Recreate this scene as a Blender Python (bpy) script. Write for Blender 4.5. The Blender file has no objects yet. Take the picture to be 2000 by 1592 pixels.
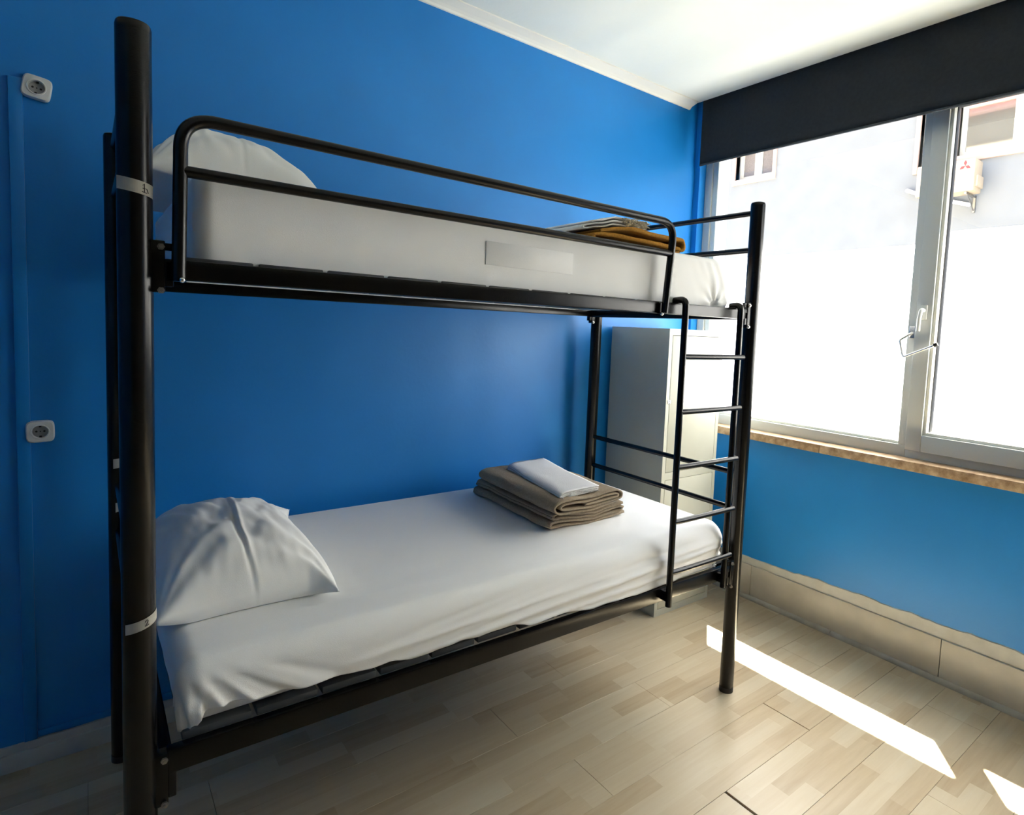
import bpy, bmesh, math, random
from math import pi, sin, cos, radians, sqrt, floor
from mathutils import Vector, Matrix, noise, Euler

S = bpy.context.scene
COL = S.collection
random.seed(4)

# ---------------------------------------------------------------- camera
cam_d = bpy.data.cameras.new('camera')
cam_d.sensor_width = 36.0
cam_d.lens = 1170.55 / 2000 * 36.0
cam_d.shift_x = -0.05955
cam_d.shift_y = -0.03235
cam_d.clip_start = 0.02
cam = bpy.data.objects.new('camera', cam_d)
COL.objects.link(cam)
RX = Vector((0.7768, -0.6282, 0.0448)).normalized()
FW = Vector((0.6297, 0.7732, -0.0753)).normalized()
FW = (FW - RX * FW.dot(RX)).normalized()
UP = RX.cross(FW)
CAM = Vector((-0.0746, -1.4334, 1.4868))
m = Matrix((RX, UP, -FW)).transposed().to_4x4()
m.translation = CAM
cam.matrix_world = m
S.camera = cam

# ---------------------------------------------------------------- light
EXPOSURE = 4.5
SUN_E = 9.0
SKY_E = 0.09
S.view_settings.view_transform = 'Standard'
S.view_settings.look = 'None'
S.view_settings.gamma = 1.0
S.view_settings.use_curve_mapping = False
S.view_settings.exposure = EXPOSURE
S.cycles.max_bounces = 12
S.cycles.diffuse_bounces = 8
S.cycles.glossy_bounces = 4
S.cycles.transparent_max_bounces = 12
S.cycles.sample_clamp_indirect = 6.0

w = bpy.data.worlds.new('world')
S.world = w
w.use_nodes = True
wn = w.node_tree
for n in list(wn.nodes):
    wn.nodes.remove(n)
sky = wn.nodes.new('ShaderNodeTexSky')
sky.sky_type = 'NISHITA'
sky.sun_disc = False
sky.dust_density = 4.0
sky.ozone_density = 0.6
sky.sun_elevation = radians(69.8)
sky.sun_rotation = radians(51)
bg = wn.nodes.new('ShaderNodeBackground')
bg.inputs['Strength'].default_value = SKY_E
wo = wn.nodes.new('ShaderNodeOutputWorld')
wn.links.new(sky.outputs[0], bg.inputs[0])
wn.links.new(bg.outputs[0], wo.inputs[0])

sd = bpy.data.lights.new('sun', 'SUN')
sd.energy = SUN_E
sd.angle = radians(0.53)
sd.color = (1.0, 0.955, 0.89)
sun = bpy.data.objects.new('sun', sd)
COL.objects.link(sun)
SDIR = Vector((-0.78, -0.63, -2.71)).normalized()
sun.rotation_euler = SDIR.to_track_quat('-Z', 'Y').to_euler()
sun.location = (12, 10, 30)


# ---------------------------------------------------------------- materials
def nmat(name):
    m = bpy.data.materials.new(name)
    m.use_nodes = True
    nt = m.node_tree
    return m, nt, nt.nodes['Principled BSDF'], nt.nodes['Material Output']


def node(nt, kind, **kw):
    n = nt.nodes.new(kind)
    for k, v in kw.items():
        if k in n.inputs:
            n.inputs[k].default_value = v
        else:
            setattr(n, k, v)
    return n


def simple(name, col, rough=0.5, metal=0.0, spec=0.5, var=0.0, vscale=6.0, bump=0.0, bscale=200.0, stretch=(1, 1, 1)):
    m, nt, b, o = nmat(name)
    b.inputs['Base Color'].default_value = (*col, 1)
    b.inputs['Roughness'].default_value = rough
    b.inputs['Metallic'].default_value = metal
    b.inputs['Specular IOR Level'].default_value = spec
    g = node(nt, 'ShaderNodeNewGeometry')
    mp = node(nt, 'ShaderNodeMapping')
    mp.inputs['Scale'].default_value = stretch
    nt.links.new(g.outputs['Position'], mp.inputs['Vector'])
    if var > 0:
        n = node(nt, 'ShaderNodeTexNoise', Scale=vscale, Detail=4.0)
        nt.links.new(mp.outputs[0], n.inputs['Vector'])
        mr = node(nt, 'ShaderNodeMapRange')
        mr.inputs['From Min'].default_value = 0.3
        mr.inputs['From Max'].default_value = 0.7
        mr.inputs['To Min'].default_value = 1 - var
        mr.inputs['To Max'].default_value = 1 + var
        nt.links.new(n.outputs[0], mr.inputs[0])
        mx = node(nt, 'ShaderNodeVectorMath', operation='SCALE')
        mx.inputs[0].default_value = col
        nt.links.new(mr.outputs[0], mx.inputs['Scale'])
        nt.links.new(mx.outputs[0], b.inputs['Base Color'])
    if bump > 0:
        n2 = node(nt, 'ShaderNodeTexNoise', Scale=bscale, Detail=3.0)
        nt.links.new(mp.outputs[0], n2.inputs['Vector'])
        bp = node(nt, 'ShaderNodeBump', Strength=bump, Distance=0.002)
        nt.links.new(n2.outputs[0], bp.inputs['Height'])
        nt.links.new(bp.outputs[0], b.inputs['Normal'])
    return m


M = {}
M['blue'] = simple('blue_paint', (0.004, 0.205, 0.60), 0.45, var=0.05, vscale=2.5, bump=0.25, bscale=55)
M['blue_trim'] = simple('blue_trim_paint', (0.0, 0.20, 0.58), 0.45, bump=0.15, bscale=90)
M['ceiling'] = simple('ceiling_paint', (0.80, 0.82, 0.74), 0.8, var=0.04, vscale=1.2, bump=0.3, bscale=40)
M['greywall'] = simple('taupe_paint', (0.085, 0.07, 0.05), 0.8, bump=0.1, bscale=60)
M['crown'] = simple('crown_paint', (0.84, 0.82, 0.72), 0.6, bump=0.1, bscale=60)
M['plaster'] = simple('bare_plaster', (0.50, 0.50, 0.47), 0.85, var=0.09, vscale=14, bump=0.3, bscale=60)
M['skirting'] = simple('skirting_stone', (0.47, 0.44, 0.38), 0.35, var=0.08, vscale=9, bump=0.1, bscale=50)
M['quarter'] = simple('quarter_round', (0.36, 0.34, 0.29), 0.5, var=0.12, vscale=20)
M['sheet'] = simple('white_sheet', (0.86, 0.865, 0.86), 0.85, spec=0.2, bump=0.18, bscale=520)
M['pillow'] = simple('white_pillowcase', (0.86, 0.86, 0.84), 0.85, spec=0.2, bump=0.12, bscale=420)
M['label'] = simple('mattress_label', (0.88, 0.88, 0.86), 0.8, spec=0.2)
M['metal'] = simple('black_powder_coat', (0.0030, 0.0028, 0.0030), 0.26, spec=0.32, bump=0.08, bscale=400)
M['plastic'] = simple('black_plastic', (0.006, 0.006, 0.006), 0.45)
M['zinc'] = simple('zinc_bolt', (0.30, 0.29, 0.27), 0.35, metal=1.0)
M['chrome'] = simple('chrome', (0.78, 0.78, 0.80), 0.12, metal=1.0)
M['slat'] = simple('grey_slat', (0.05, 0.055, 0.06), 0.6, var=0.15, vscale=10)
M['locker'] = simple('locker_enamel', (0.50, 0.505, 0.43), 0.42, var=0.02, vscale=8)
M['gap'] = simple('dark_gap', (0.05, 0.045, 0.03), 0.8)
M['frame'] = simple('window_frame_enamel', (0.60, 0.62, 0.60), 0.4)
M['gasket'] = simple('window_bead', (0.80, 0.80, 0.72), 0.4)
M['rubber'] = simple('rubber_seal', (0.03, 0.03, 0.03), 0.7)
M['white_plastic'] = simple('white_plastic', (0.72, 0.72, 0.68), 0.35)
M['sockethole'] = simple('socket_well', (0.34, 0.34, 0.33), 0.4)
M['blind'] = simple('charcoal_blind', (0.055, 0.062, 0.070), 0.9, spec=0.1, var=0.08, vscale=60, bump=0.2, bscale=600)
M['tape'] = simple('paper_tape', (0.72, 0.70, 0.62), 0.7)
M['ink'] = simple('black_ink', (0.015, 0.015, 0.015), 0.6)
M['ac'] = simple('air_conditioner_enamel', (0.32, 0.25, 0.17), 0.5)
M['red'] = simple('red_emblem', (0.35, 0.02, 0.02), 0.5)
M['pinkstone'] = simple('pink_stone_surround', (0.40, 0.26, 0.20), 0.7, var=0.1, vscale=6)
M['whiteframe'] = simple('white_window_frame', (0.40, 0.37, 0.30), 0.4)
M['curtain_dark_room'] = simple('grey_curtain_dark_room', (0.12, 0.10, 0.09), 0.9, var=0.15, vscale=60)
M['rooftile'] = simple('red_roof_tile', (0.30, 0.05, 0.02), 0.8, var=0.2, vscale=3)
M['beige'] = simple('beige_render', (0.20, 0.16, 0.10), 0.9, var=0.1, vscale=1)
M['street'] = simple('street_paving', (0.16, 0.155, 0.15), 0.9, var=0.1, vscale=2)
M['pipe'] = simple('white_pipe', (0.85, 0.83, 0.78), 0.5)
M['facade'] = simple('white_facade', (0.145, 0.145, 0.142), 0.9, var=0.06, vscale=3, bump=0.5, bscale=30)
M['ourwall'] = simple('outer_render', (0.68, 0.66, 0.60), 0.9, var=0.05, vscale=1)
M['beige_blanket'] = simple('beige_wool', (0.34, 0.27, 0.19), 0.95, spec=0.1, var=0.16, vscale=150, bump=1.0, bscale=260)
M['ochre_blanket'] = simple('ochre_wool', (0.34, 0.165, 0.03), 0.95, spec=0.1, var=0.2, vscale=140, bump=1.0, bscale=240)
M['towel'] = simple('white_towel', (0.80, 0.79, 0.77), 0.9, spec=0.1, bump=0.8, bscale=350)
M['fringe'] = simple('ecru_fringe', (0.62, 0.55, 0.42), 0.9, spec=0.1)


def stone_mat():
    m, nt, b, o = nmat('sill_limestone')
    g = node(nt, 'ShaderNodeNewGeometry')
    n = node(nt, 'ShaderNodeTexNoise', Scale=22.0, Detail=8.0, Roughness=0.7)
    nt.links.new(g.outputs['Position'], n.inputs['Vector'])
    r = node(nt, 'ShaderNodeValToRGB')
    r.color_ramp.elements[0].position = 0.35
    r.color_ramp.elements[0].color = (0.26, 0.155, 0.075, 1)
    r.color_ramp.elements[1].position = 0.68
    r.color_ramp.elements[1].color = (0.60, 0.44, 0.28, 1)
    nt.links.new(n.outputs[0], r.inputs[0])
    nt.links.new(r.outputs[0], b.inputs['Base Color'])
    b.inputs['Roughness'].default_value = 0.45
    return m


M['stone'] = stone_mat()

# floor laminate: three strips printed on each board
BW = 0.203
BY0 = 0.058


def laminate():
    m, nt, b, o = nmat('laminate')
    L = nt.links
    g = node(nt, 'ShaderNodeNewGeometry')
    s = node(nt, 'ShaderNodeSeparateXYZ')
    L.new(g.outputs['Position'], s.inputs[0])

    def mth(op, a, bb=None):
        n = node(nt, 'ShaderNodeMath', operation=op)
        for i, v in enumerate((a, bb)):
            if v is None:
                continue
            if isinstance(v, (int, float)):
                n.inputs[i].default_value = v
            else:
                L.new(v, n.inputs[i])
        return n.outputs[0]
    row = mth('FLOOR', mth('DIVIDE', mth('SUBTRACT', s.outputs['Y'], BY0 - 20 * BW), BW / 3))
    wr = node(nt, 'ShaderNodeTexWhiteNoise', noise_dimensions='1D')
    L.new(row, wr.inputs['W'])
    xs = mth('ADD', mth('DIVIDE', s.outputs['X'], 0.385), mth('MULTIPLY', wr.outputs['Value'], 7.0))
    seg = mth('FLOOR', xs)
    cb = node(nt, 'ShaderNodeCombineXYZ')
    L.new(row, cb.inputs[0])
    L.new(seg, cb.inputs[1])
    wn2 = node(nt, 'ShaderNodeTexWhiteNoise', noise_dimensions='2D')
    L.new(cb.outputs[0], wn2.inputs['Vector'])
    # grain
    off = node(nt, 'ShaderNodeVectorMath', operation='MULTIPLY_ADD')
    L.new(wn2.outputs['Color'], off.inputs[0])
    off.inputs[1].default_value = (9, 9, 9)
    L.new(g.outputs['Position'], off.inputs[2])
    mp = node(nt, 'ShaderNodeMapping')
    mp.inputs['Scale'].default_value = (1.6, 22, 1)
    L.new(off.outputs[0], mp.inputs['Vector'])
    gr = node(nt, 'ShaderNodeTexNoise', Scale=1.6, Detail=6.0, Roughness=0.62, Distortion=0.4)
    L.new(mp.outputs[0], gr.inputs['Vector'])
    v = mth('ADD', mth('MULTIPLY', wn2.outputs['Value'], 0.55), mth('MULTIPLY', gr.outputs[0], 0.75))
    r = node(nt, 'ShaderNodeValToRGB')
    r.color_ramp.elements[0].position = 0.2
    r.color_ramp.elements[0].color = (0.365, 0.275, 0.165, 1)
    e = r.color_ramp.elements.new(0.55)
    e.color = (0.455, 0.37, 0.245, 1)
    r.color_ramp.elements[-1].position = 1.0
    r.color_ramp.elements[-1].color = (0.53, 0.46, 0.33, 1)
    L.new(v, r.inputs[0])
    L.new(r.outputs[0], b.inputs['Base Color'])
    b.inputs['Roughness'].default_value = 0.34
    b.inputs['Specular IOR Level'].default_value = 0.45
    bp = node(nt, 'ShaderNodeBump', Strength=0.08, Distance=0.001)
    L.new(gr.outputs[0], bp.inputs['Height'])
    L.new(bp.outputs[0], b.inputs['Normal'])
    return m


M['laminate'] = laminate()


def glass_mat(name, refl=0.08):
    m, nt, b, o = nmat(name)
    nt.nodes.remove(b)
    t = node(nt, 'ShaderNodeBsdfTransparent')
    t.inputs[0].default_value = (0.97, 0.985, 0.975, 1)
    gl = node(nt, 'ShaderNodeBsdfGlossy')
    gl.inputs['Roughness'].default_value = 0.02
    lw = node(nt, 'ShaderNodeLayerWeight', Blend=0.5)
    pw = node(nt, 'ShaderNodeMath', operation='POWER')
    nt.links.new(lw.outputs['Facing'], pw.inputs[0])
    pw.inputs[1].default_value = 5.0
    fr = node(nt, 'ShaderNodeMath', operation='MULTIPLY_ADD')
    nt.links.new(pw.outputs[0], fr.inputs[0])
    fr.inputs[1].default_value = 0.9
    fr.inputs[2].default_value = 0.04
    mx = node(nt, 'ShaderNodeMixShader')
    nt.links.new(fr.outputs[0], mx.inputs[0])
    nt.links.new(t.outputs[0], mx.inputs[1])
    nt.links.new(gl.outputs[0], mx.inputs[2])
    nt.links.new(mx.outputs[0], o.inputs[0])
    return m


M['glass'] = glass_mat('clear_glass')


def film_mat():
    m, nt, b, o = nmat('frosted_film')
    nt.nodes.remove(b)
    g = node(nt, 'ShaderNodeNewGeometry')
    n = node(nt, 'ShaderNodeTexNoise', Scale=260.0, Detail=2.0)
    nt.links.new(g.outputs['Position'], n.inputs['Vector'])
    mr = node(nt, 'ShaderNodeMapRange')
    mr.inputs['To Min'].default_value = 0.82
    mr.inputs['To Max'].default_value = 0.90
    nt.links.new(n.outputs[0], mr.inputs[0])
    tr = node(nt, 'ShaderNodeBsdfTranslucent')
    nt.links.new(mr.outputs[0], tr.inputs[0])
    df = node(nt, 'ShaderNodeBsdfDiffuse')
    df.inputs[0].default_value = (0.8, 0.8, 0.78, 1)
    mx = node(nt, 'ShaderNodeMixShader')
    mx.inputs[0].default_value = 0.15
    nt.links.new(tr.outputs[0], mx.inputs[1])
    nt.links.new(df.outputs[0], mx.inputs[2])
    nt.links.new(mx.outputs[0], o.inputs[0])
    return m


M['film'] = film_mat()


def mirrorpane():
    m, nt, b, o = nmat('reflective_pane')
    b.inputs['Base Color'].default_value = (0.03, 0.04, 0.05, 1)
    b.inputs['Roughness'].default_value = 0.03
    b.inputs['Specular IOR Level'].default_value = 1.0
    b.inputs['IOR'].default_value = 2.6
    return m


M['pane_mirror'] = mirrorpane()


# ---------------------------------------------------------------- mesh helpers
def link(name, me, mat=None, parent=None, smooth=False):
    o = bpy.data.objects.new(name, me)
    COL.objects.link(o)
    if mat is not None and not me.materials:
        me.materials.append(mat)
    if parent is not None:
        o.parent = parent
    if smooth:
        for p in me.polygons:
            p.use_smooth = True
    return o


def fin(name, bm, mat, parent=None, smooth=False, weld=False):
    if weld:
        bmesh.ops.remove_doubles(bm, verts=bm.verts, dist=1e-5)
    bmesh.ops.recalc_face_normals(bm, faces=bm.faces)
    me = bpy.data.meshes.new(name)
    bm.to_mesh(me)
    bm.free()
    o = link(name, me, mat, parent, smooth)
    return o


def autosmooth(o, deg=40):
    me = o.data
    for p in me.polygons:
        p.use_smooth = True
    try:
        me.set_sharp_from_angle(angle=radians(deg))
    except Exception:
        pass
    return o


def tag(o, label=None, cat=None, group=None, kind=None):
    if label:
        o['label'] = label
    if cat:
        o['category'] = cat
    if group:
        o['group'] = group
    if kind:
        o['kind'] = kind
    return o


def thing(name, label, cat, loc=(0, 0, 0), group=None):
    o = bpy.data.objects.new(name, None)
    o.empty_display_size = 0.1
    COL.objects.link(o)
    o.location = (0, 0, 0)
    return tag(o, label, cat, group)


def structure(o, label=None):
    o['kind'] = 'structure'
    if label:
        o['label'] = label
    return o


def bx(bm, x0, x1, y0, y1, z0, z1, bev=0.0, seg=2):
    r = bmesh.ops.create_cube(bm, size=1.0)
    vs = r['verts']
    for v in vs:
        v.co = Vector(((x0 + x1) / 2 + v.co.x * (x1 - x0), (y0 + y1) / 2 + v.co.y * (y1 - y0), (z0 + z1) / 2 + v.co.z * (z1 - z0)))
    if bev > 0:
        es = list({e for v in vs for e in v.link_edges})
        bmesh.ops.bevel(bm, geom=es, offset=bev, segments=seg, affect='EDGES', profile=0.5, clamp_overlap=True)
    return vs


def box(name, b, mat, parent=None, bev=0.0):
    bm = bmesh.new()
    bx(bm, *b, bev=bev)
    o = fin(name, bm, mat, parent)
    if bev:
        autosmooth(o, 35)
    return o


def sweep(bm, pts, r, seg=14, cap=True, dome=0.0):
    pts = [Vector(p) for p in pts]
    rr = r if isinstance(r, (list, tuple)) else [r] * len(pts)
    n = len(pts)
    tang = []
    for i in range(n):
        a = pts[max(i - 1, 0)]
        b = pts[min(i + 1, n - 1)]
        tang.append((b - a).normalized())
    t0 = tang[0]
    ref = Vector((0, 0, 1)) if abs(t0.z) < 0.9 else Vector((1, 0, 0))
    u = t0.cross(ref).normalized()
    rings = []
    for i in range(n):
        t = tang[i]
        u = (u - t * u.dot(t)).normalized()
        v = t.cross(u)
        rings.append([bm.verts.new(pts[i] + (u * cos(2 * pi * k / seg) + v * sin(2 * pi * k / seg)) * rr[i]) for k in range(seg)])
    for i in range(n - 1):
        for k in range(seg):
            bm.faces.new((rings[i][k], rings[i][(k + 1) % seg], rings[i + 1][(k + 1) % seg], rings[i + 1][k]))
    if cap:
        bm.faces.new(list(reversed(rings[0])))
        bm.faces.new(rings[-1])


def fillet(pts, rad, n=8):
    pts = [Vector(p) for p in pts]
    out = [pts[0]]
    for i in range(1, len(pts) - 1):
        a, b, c = pts[i - 1], pts[i], pts[i + 1]
        d1 = (a - b).normalized()
        d2 = (c - b).normalized()
        ang = d1.angle(d2)
        tl = min(rad / math.tan(ang / 2), (a - b).length * 0.49, (c - b).length * 0.49)
        p1 = b + d1 * tl
        p2 = b + d2 * tl
        for k in range(n + 1):
            t = k / n
            out.append(p1 * (1 - t) ** 2 + b * 2 * t * (1 - t) + p2 * t * t)
    out.append(pts[-1])
    return out


def tube(name, pts, r, mat, parent=None, seg=16):
    bm = bmesh.new()
    sweep(bm, pts, r, seg)
    o = fin(name, bm, mat, parent)
    return autosmooth(o, 50)


def holewall(name, axis, c0, c1, a0, a1, z0, z1, holes, mat, parent=None):
    """slab between c0..c1 on `axis`, spanning a0..a1 and z0..z1, with rectangular holes"""
    As = sorted({a0, a1, *[h[0] for h in holes], *[h[1] for h in holes]})
    Zs = sorted({z0, z1, *[h[2] for h in holes], *[h[3] for h in holes]})
    bm = bmesh.new()
    for i in range(len(As) - 1):
        for j in range(len(Zs) - 1):
            ca = (As[i] + As[i + 1]) / 2
            cz = (Zs[j] + Zs[j + 1]) / 2
            if any(h[0] < ca < h[1] and h[2] < cz < h[3] for h in holes):
                continue
            if axis == 'x':
                bx(bm, c0, c1, As[i], As[i + 1], Zs[j], Zs[j + 1])
            else:
                bx(bm, As[i], As[i + 1], c0, c1, Zs[j], Zs[j + 1])
    bmesh.ops.remove_doubles(bm, verts=bm.verts, dist=1e-5)
    # drop the internal doubled faces
    seen = {}
    for f in bm.faces:
        k = tuple(sorted(v.index for v in f.verts))
        seen.setdefault(k, []).append(f)
    bm.verts.index_update()
    seen = {}
    for f in bm.faces:
        k = tuple(sorted(v.index for v in f.verts))
        seen.setdefault(k, []).append(f)
    dead = [f for fs in seen.values() if len(fs) > 1 for f in fs]
    if dead:
        bmesh.ops.delete(bm, geom=dead, context='FACES')
    return fin(name, bm, mat, parent)


def nz(x, y, z=0.0):
    return noise.noise(Vector((x, y, z)))


# ---------------------------------------------------------------- room shell
WX = 2.857      # inner face of the window wall
WY = 1.066      # inner face of the back wall
CZ = 2.87       # ceiling
X0, Y0 = -2.1, -3.2
HOLE = (-1.85, 1.025, 0.955, 2.66)

structure(box('wall_back', (X0 - 0.2, WX + 0.143, WY, WY + 0.2, -0.05, 3.1), M['blue']), 'blue painted wall behind the bunk bed')
structure(box('wall_left', (X0 - 0.2, X0, Y0 - 0.2, WY, -0.05, 3.1), M['blue']), 'blue wall on the left')
structure(box('wall_front', (X0, WX + 0.143, Y0 - 0.2, Y0, -0.05, 3.1), M['greywall']), 'taupe wall opposite the bed')
ww = holewall('wall_right', 'x', WX, 3.0, Y0, WY, -0.05, 3.1, [HOLE], M['blue'])
structure(ww, 'blue wall below and around the wide window')
# ceiling stops short of the window wall and leaves a pocket for the blind
bm = bmesh.new()
bx(bm, X0, 2.789, Y0, WY, CZ, CZ + 0.13)
bx(bm, 2.789, WX + 0.143, Y0, WY, CZ + 0.13, CZ + 0.23)
structure(fin('ceiling', bm, M['ceiling']), 'white painted ceiling')
# crown moulding on the back wall
bm = bmesh.new()
prof = [(WY, 2.838), (WY - 0.010, 2.838), (WY - 0.016, 2.846), (WY - 0.030, 2.853), (WY - 0.050, 2.858), (WY - 0.062, 2.862), (WY - 0.070, 2.864), (WY - 0.070, CZ), (WY, CZ)]
ra = [bm.verts.new((X0, p[0], p[1])) for p in prof]
rb = [bm.verts.new((2.772, p[0], p[1])) for p in prof]
for i in range(len(prof)):
    j = (i + 1) % len(prof)
    bm.faces.new((ra[i], ra[j], rb[j], rb[i]))
bm.faces.new(ra)
bm.faces.new(list(reversed(rb)))
structure(fin('trim_1', bm, M['crown']), 'white crown moulding along the top of the back wall')

# floor: slab with laminate boards laid along the bed
floor_e = bpy.data.objects.new('floor', None)
COL.objects.link(floor_e)
structure(floor_e, 'pale three-strip laminate floor')
box('underlay', (X0, WX, Y0, WY, -0.05, -0.0085), M['gap'], floor_e)
JOINT = {0: 1.72, 1: 1.125, 2: 1.5, -1: 1.22, -2: 2.051, -3: 1.527}
BL = 1.292
meshes = {}
k = int(floor((Y0 - BY0) / BW))
while BY0 + k * BW < WY - 0.001:
    ya = max(BY0 + k * BW, Y0)
    yb = min(BY0 + (k + 1) * BW, WY)
    jx = JOINT.get(k, X0 + 0.4 + (k * 0.537) % BL)
    x = jx - BL * 5
    while x < WX:
        xa, xb = max(x, X0), min(x + BL, WX)
        if xb - xa > 0.01 and xa < WX:
            ga = gb = 0.0004
            if abs(xa - JOINT.get(k, 99)) < 1e-3 and k in (-2, -3):
                ga = 0.0035 if k == -2 else 0.009
            key = (round(xb - xa, 4), round(yb - ya, 4), ga)
            if key not in meshes:
                bm = bmesh.new()
                bx(bm, ga, xb - xa - gb, 0.0004, yb - ya - 0.0004, -0.008, 0.0, bev=0.0007, seg=1)
                bmesh.ops.recalc_face_normals(bm, faces=bm.faces)
                me = bpy.data.meshes.new('floorboard')
                bm.to_mesh(me)
                bm.free()
                me.materials.append(M['laminate'])
                meshes[key] = me
            o = link('floorboard', meshes[key], None, floor_e)
            o.location = (xa, ya, random.uniform(-0.0002, 0.0003))
        x += BL
    k += 1


def ragged(name, axis, c, a0, a1, zb, zt, thick, parent, seed, amp=0.008):
    """thin plaster band with an uneven upper edge; grows towards -axis from the wall face c"""
    bm = bmesh.new()
    n = 160
    A, B, C2, D = [], [], [], []
    for i in range(n + 1):
        a = a0 + (a1 - a0) * i / n
        z = (zt(a) if callable(zt) else zt) + amp * nz(a * 9, seed) + amp * 0.6 * nz(a * 31, seed + 5)
        for lst, cc, z_ in ((A, c, zb), (B, c, z), (C2, c - thick, zb), (D, c - thick, z - thick * 0.5)):
            lst.append(bm.verts.new((cc, a, z_) if axis == 'x' else (a, cc, z_)))
    for i in range(n):
        bm.faces.new((C2[i], C2[i + 1], D[i + 1], D[i]))
        bm.faces.new((D[i], D[i + 1], B[i + 1], B[i]))
        bm.faces.new((A[i], A[i + 1], C2[i + 1], C2[i]))
        bm.faces.new((A[i], A[i + 1], B[i + 1], B[i]))
    bm.faces.new((A[0], B[0], D[0], C2[0]))
    bm.faces.new((A[-1], B[-1], D[-1], C2[-1]))
    return fin(name, bm, M['plaster'], parent)


# skirting below the window: stone tiles, plaster band above, quarter round below
sk = bpy.data.objects.new('baseboard_right', None)
COL.objects.link(sk)
structure(sk, 'pale stone skirting below the window with bare plaster above')
ys = [WY, 0.466, -0.511, -1.488, -2.465, Y0]
for i in range(len(ys) - 1):
    box('skirting_tile', (WX - 0.017, WX, ys[i + 1] + 0.0015, ys[i] - 0.0015, 0.0, 0.193), M['skirting'], sk, bev=0.002)
ragged('plaster_band', 'x', WX, Y0, WY, 0.19, lambda a: 0.242 - 0.02 * a if a > 0.2 else 0.250 - 0.012 * a, 0.006, sk, 3.3)
for ya, yb in ((WY, -0.018), (-0.018, Y0)):
    bm = bmesh.new()
    n = 6
    for s_, e_ in (((ya - 0.001), (yb + 0.001)),):
        r0 = [bm.verts.new((WX - 0.017, s_, 0.0))] + [bm.verts.new((WX - 0.017 - 0.016 * cos(t * pi / 2 / n), s_, 0.022 * sin(t * pi / 2 / n))) for t in range(n + 1)]
        r1 = [bm.verts.new((v.co.x, e_, v.co.z)) for v in r0]
        for i in range(len(r0)):
            j = (i + 1) % len(r0)
            bm.faces.new((r0[i], r0[j], r1[j], r1[i]))
        bm.faces.new(r0)
        bm.faces.new(list(reversed(r1)))
    fin('quarter_round', bm, M['quarter'], sk)
# skirting on the back wall
sb = bpy.data.objects.new('baseboard_back', None)
COL.objects.link(sb)
structure(sb, 'low pale skirting along the back wall')
for i in range(6):
    xa = X0 + i * 0.83
    xb = min(X0 + (i + 1) * 0.83, WX - 0.034)
    box('skirting_tile', (xa + 0.001, xb - 0.001, WY - 0.014, WY, 0.0, 0.058), M['plaster'], sb, bev=0.002)
ragged('plaster_band', 'y', WY, X0, WX - 0.02, 0.055, 0.084, 0.005, sb, 8.1, 0.005)

# ---------------------------------------------------------------- window
win = bpy.data.objects.new('window_1', None)
COL.objects.link(win)
structure(win, 'wide grey framed window with frosted lower film')
YL = 1.025
FX0, FX1 = 2.915, 2.985
GX = 2.95
box('frame_jamb', (FX0, FX1, 0.974, YL, 0.955, 2.66), M['frame'], win, bev=0.003)
box('frame_bottom', (FX0, FX1, -0.262, 0.974, 0.955, 1.012), M['frame'], win, bev=0.003)
box('frame_bottom', (FX0, FX1, -1.85, -0.262, 0.955, 0.992), M['frame'], win, bev=0.003)
box('frame_top', (FX0, FX1, -1.85, 0.974, 2.60, 2.66), M['frame'], win, bev=0.003)
box('mullion', (FX0, FX1, -0.2645, -0.228, 1.012, 2.60), M['frame'], win, bev=0.003)
# glazing beads of the fixed light
for b in ((2.925, 2.975, 0.936, 0.974, 1.012, 2.60), (2.93, 2.975, -0.228, 0.936, 1.012, 1.026), (2.93, 2.975, -0.228, 0.936, 2.56, 2.60)):
    box('glazing_bead', b, M['gasket'], win, bev=0.004)
box('pane', (GX - 0.002, GX + 0.002, -0.228, 0.936, 1.026, 2.56), M['glass'], win)
# opening sash
SY0, SY1 = -1.40, -0.268
SX0, SX1 = 2.893, 2.972
sash = box('sash', (SX0, SX1, SY1 - 0.068, SY1, 0.995, 2.61), M['frame'], win, bev=0.004)
box('rail', (SX0, SX1, SY0 + 0.068, SY1 - 0.068, 0.995, 1.072), M['frame'], sash, bev=0.004)
box('rail', (SX0, SX1, SY0 + 0.068, SY1 - 0.068, 2.572, 2.61), M['frame'], sash, bev=0.004)
box('stile', (SX0, SX1, SY0, SY0 + 0.068, 0.995, 2.61), M['frame'], sash, bev=0.004)
gy0, gy1 = SY0 + 0.068, SY1 - 0.068
for b in ((2.905, 2.97, gy1 - 0.014, gy1, 1.072, 2.572), (2.905, 2.97, gy0, gy0 + 0.014, 1.072, 2.572),
          (2.905, 2.97, gy0 + 0.014, gy1 - 0.014, 1.072, 1.086), (2.905, 2.97, gy0 + 0.014, gy1 - 0.014, 2.552, 2.572)):
    box('glazing_bead', b, M['gasket'], win, bev=0.003)
for b in ((2.935, 2.965, gy1 - 0.017, gy1 - 0.014, 1.086, 2.552), (2.935, 2.965, gy0 + 0.014, gy1 - 0.014, 2.546, 2.552)):
    box('rubber_seal', b, M['rubber'], win)
box('pane', (GX - 0.002, GX + 0.002, gy0 + 0.014, gy1 - 0.020, 1.086, 2.546), M['glass'], win)
box('mullion', (FX0, FX1, -1.44, -1.403, 0.992, 2.60), M['frame'], win, bev=0.003)
box('frame_jamb', (FX0, FX1, -1.85, -1.80, 0.992, 2.60), M['frame'], win, bev=0.003)
box('pane', (GX - 0.002, GX + 0.002, -1.80, -1.44, 0.992, 2.60), M['glass'], win)
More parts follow.
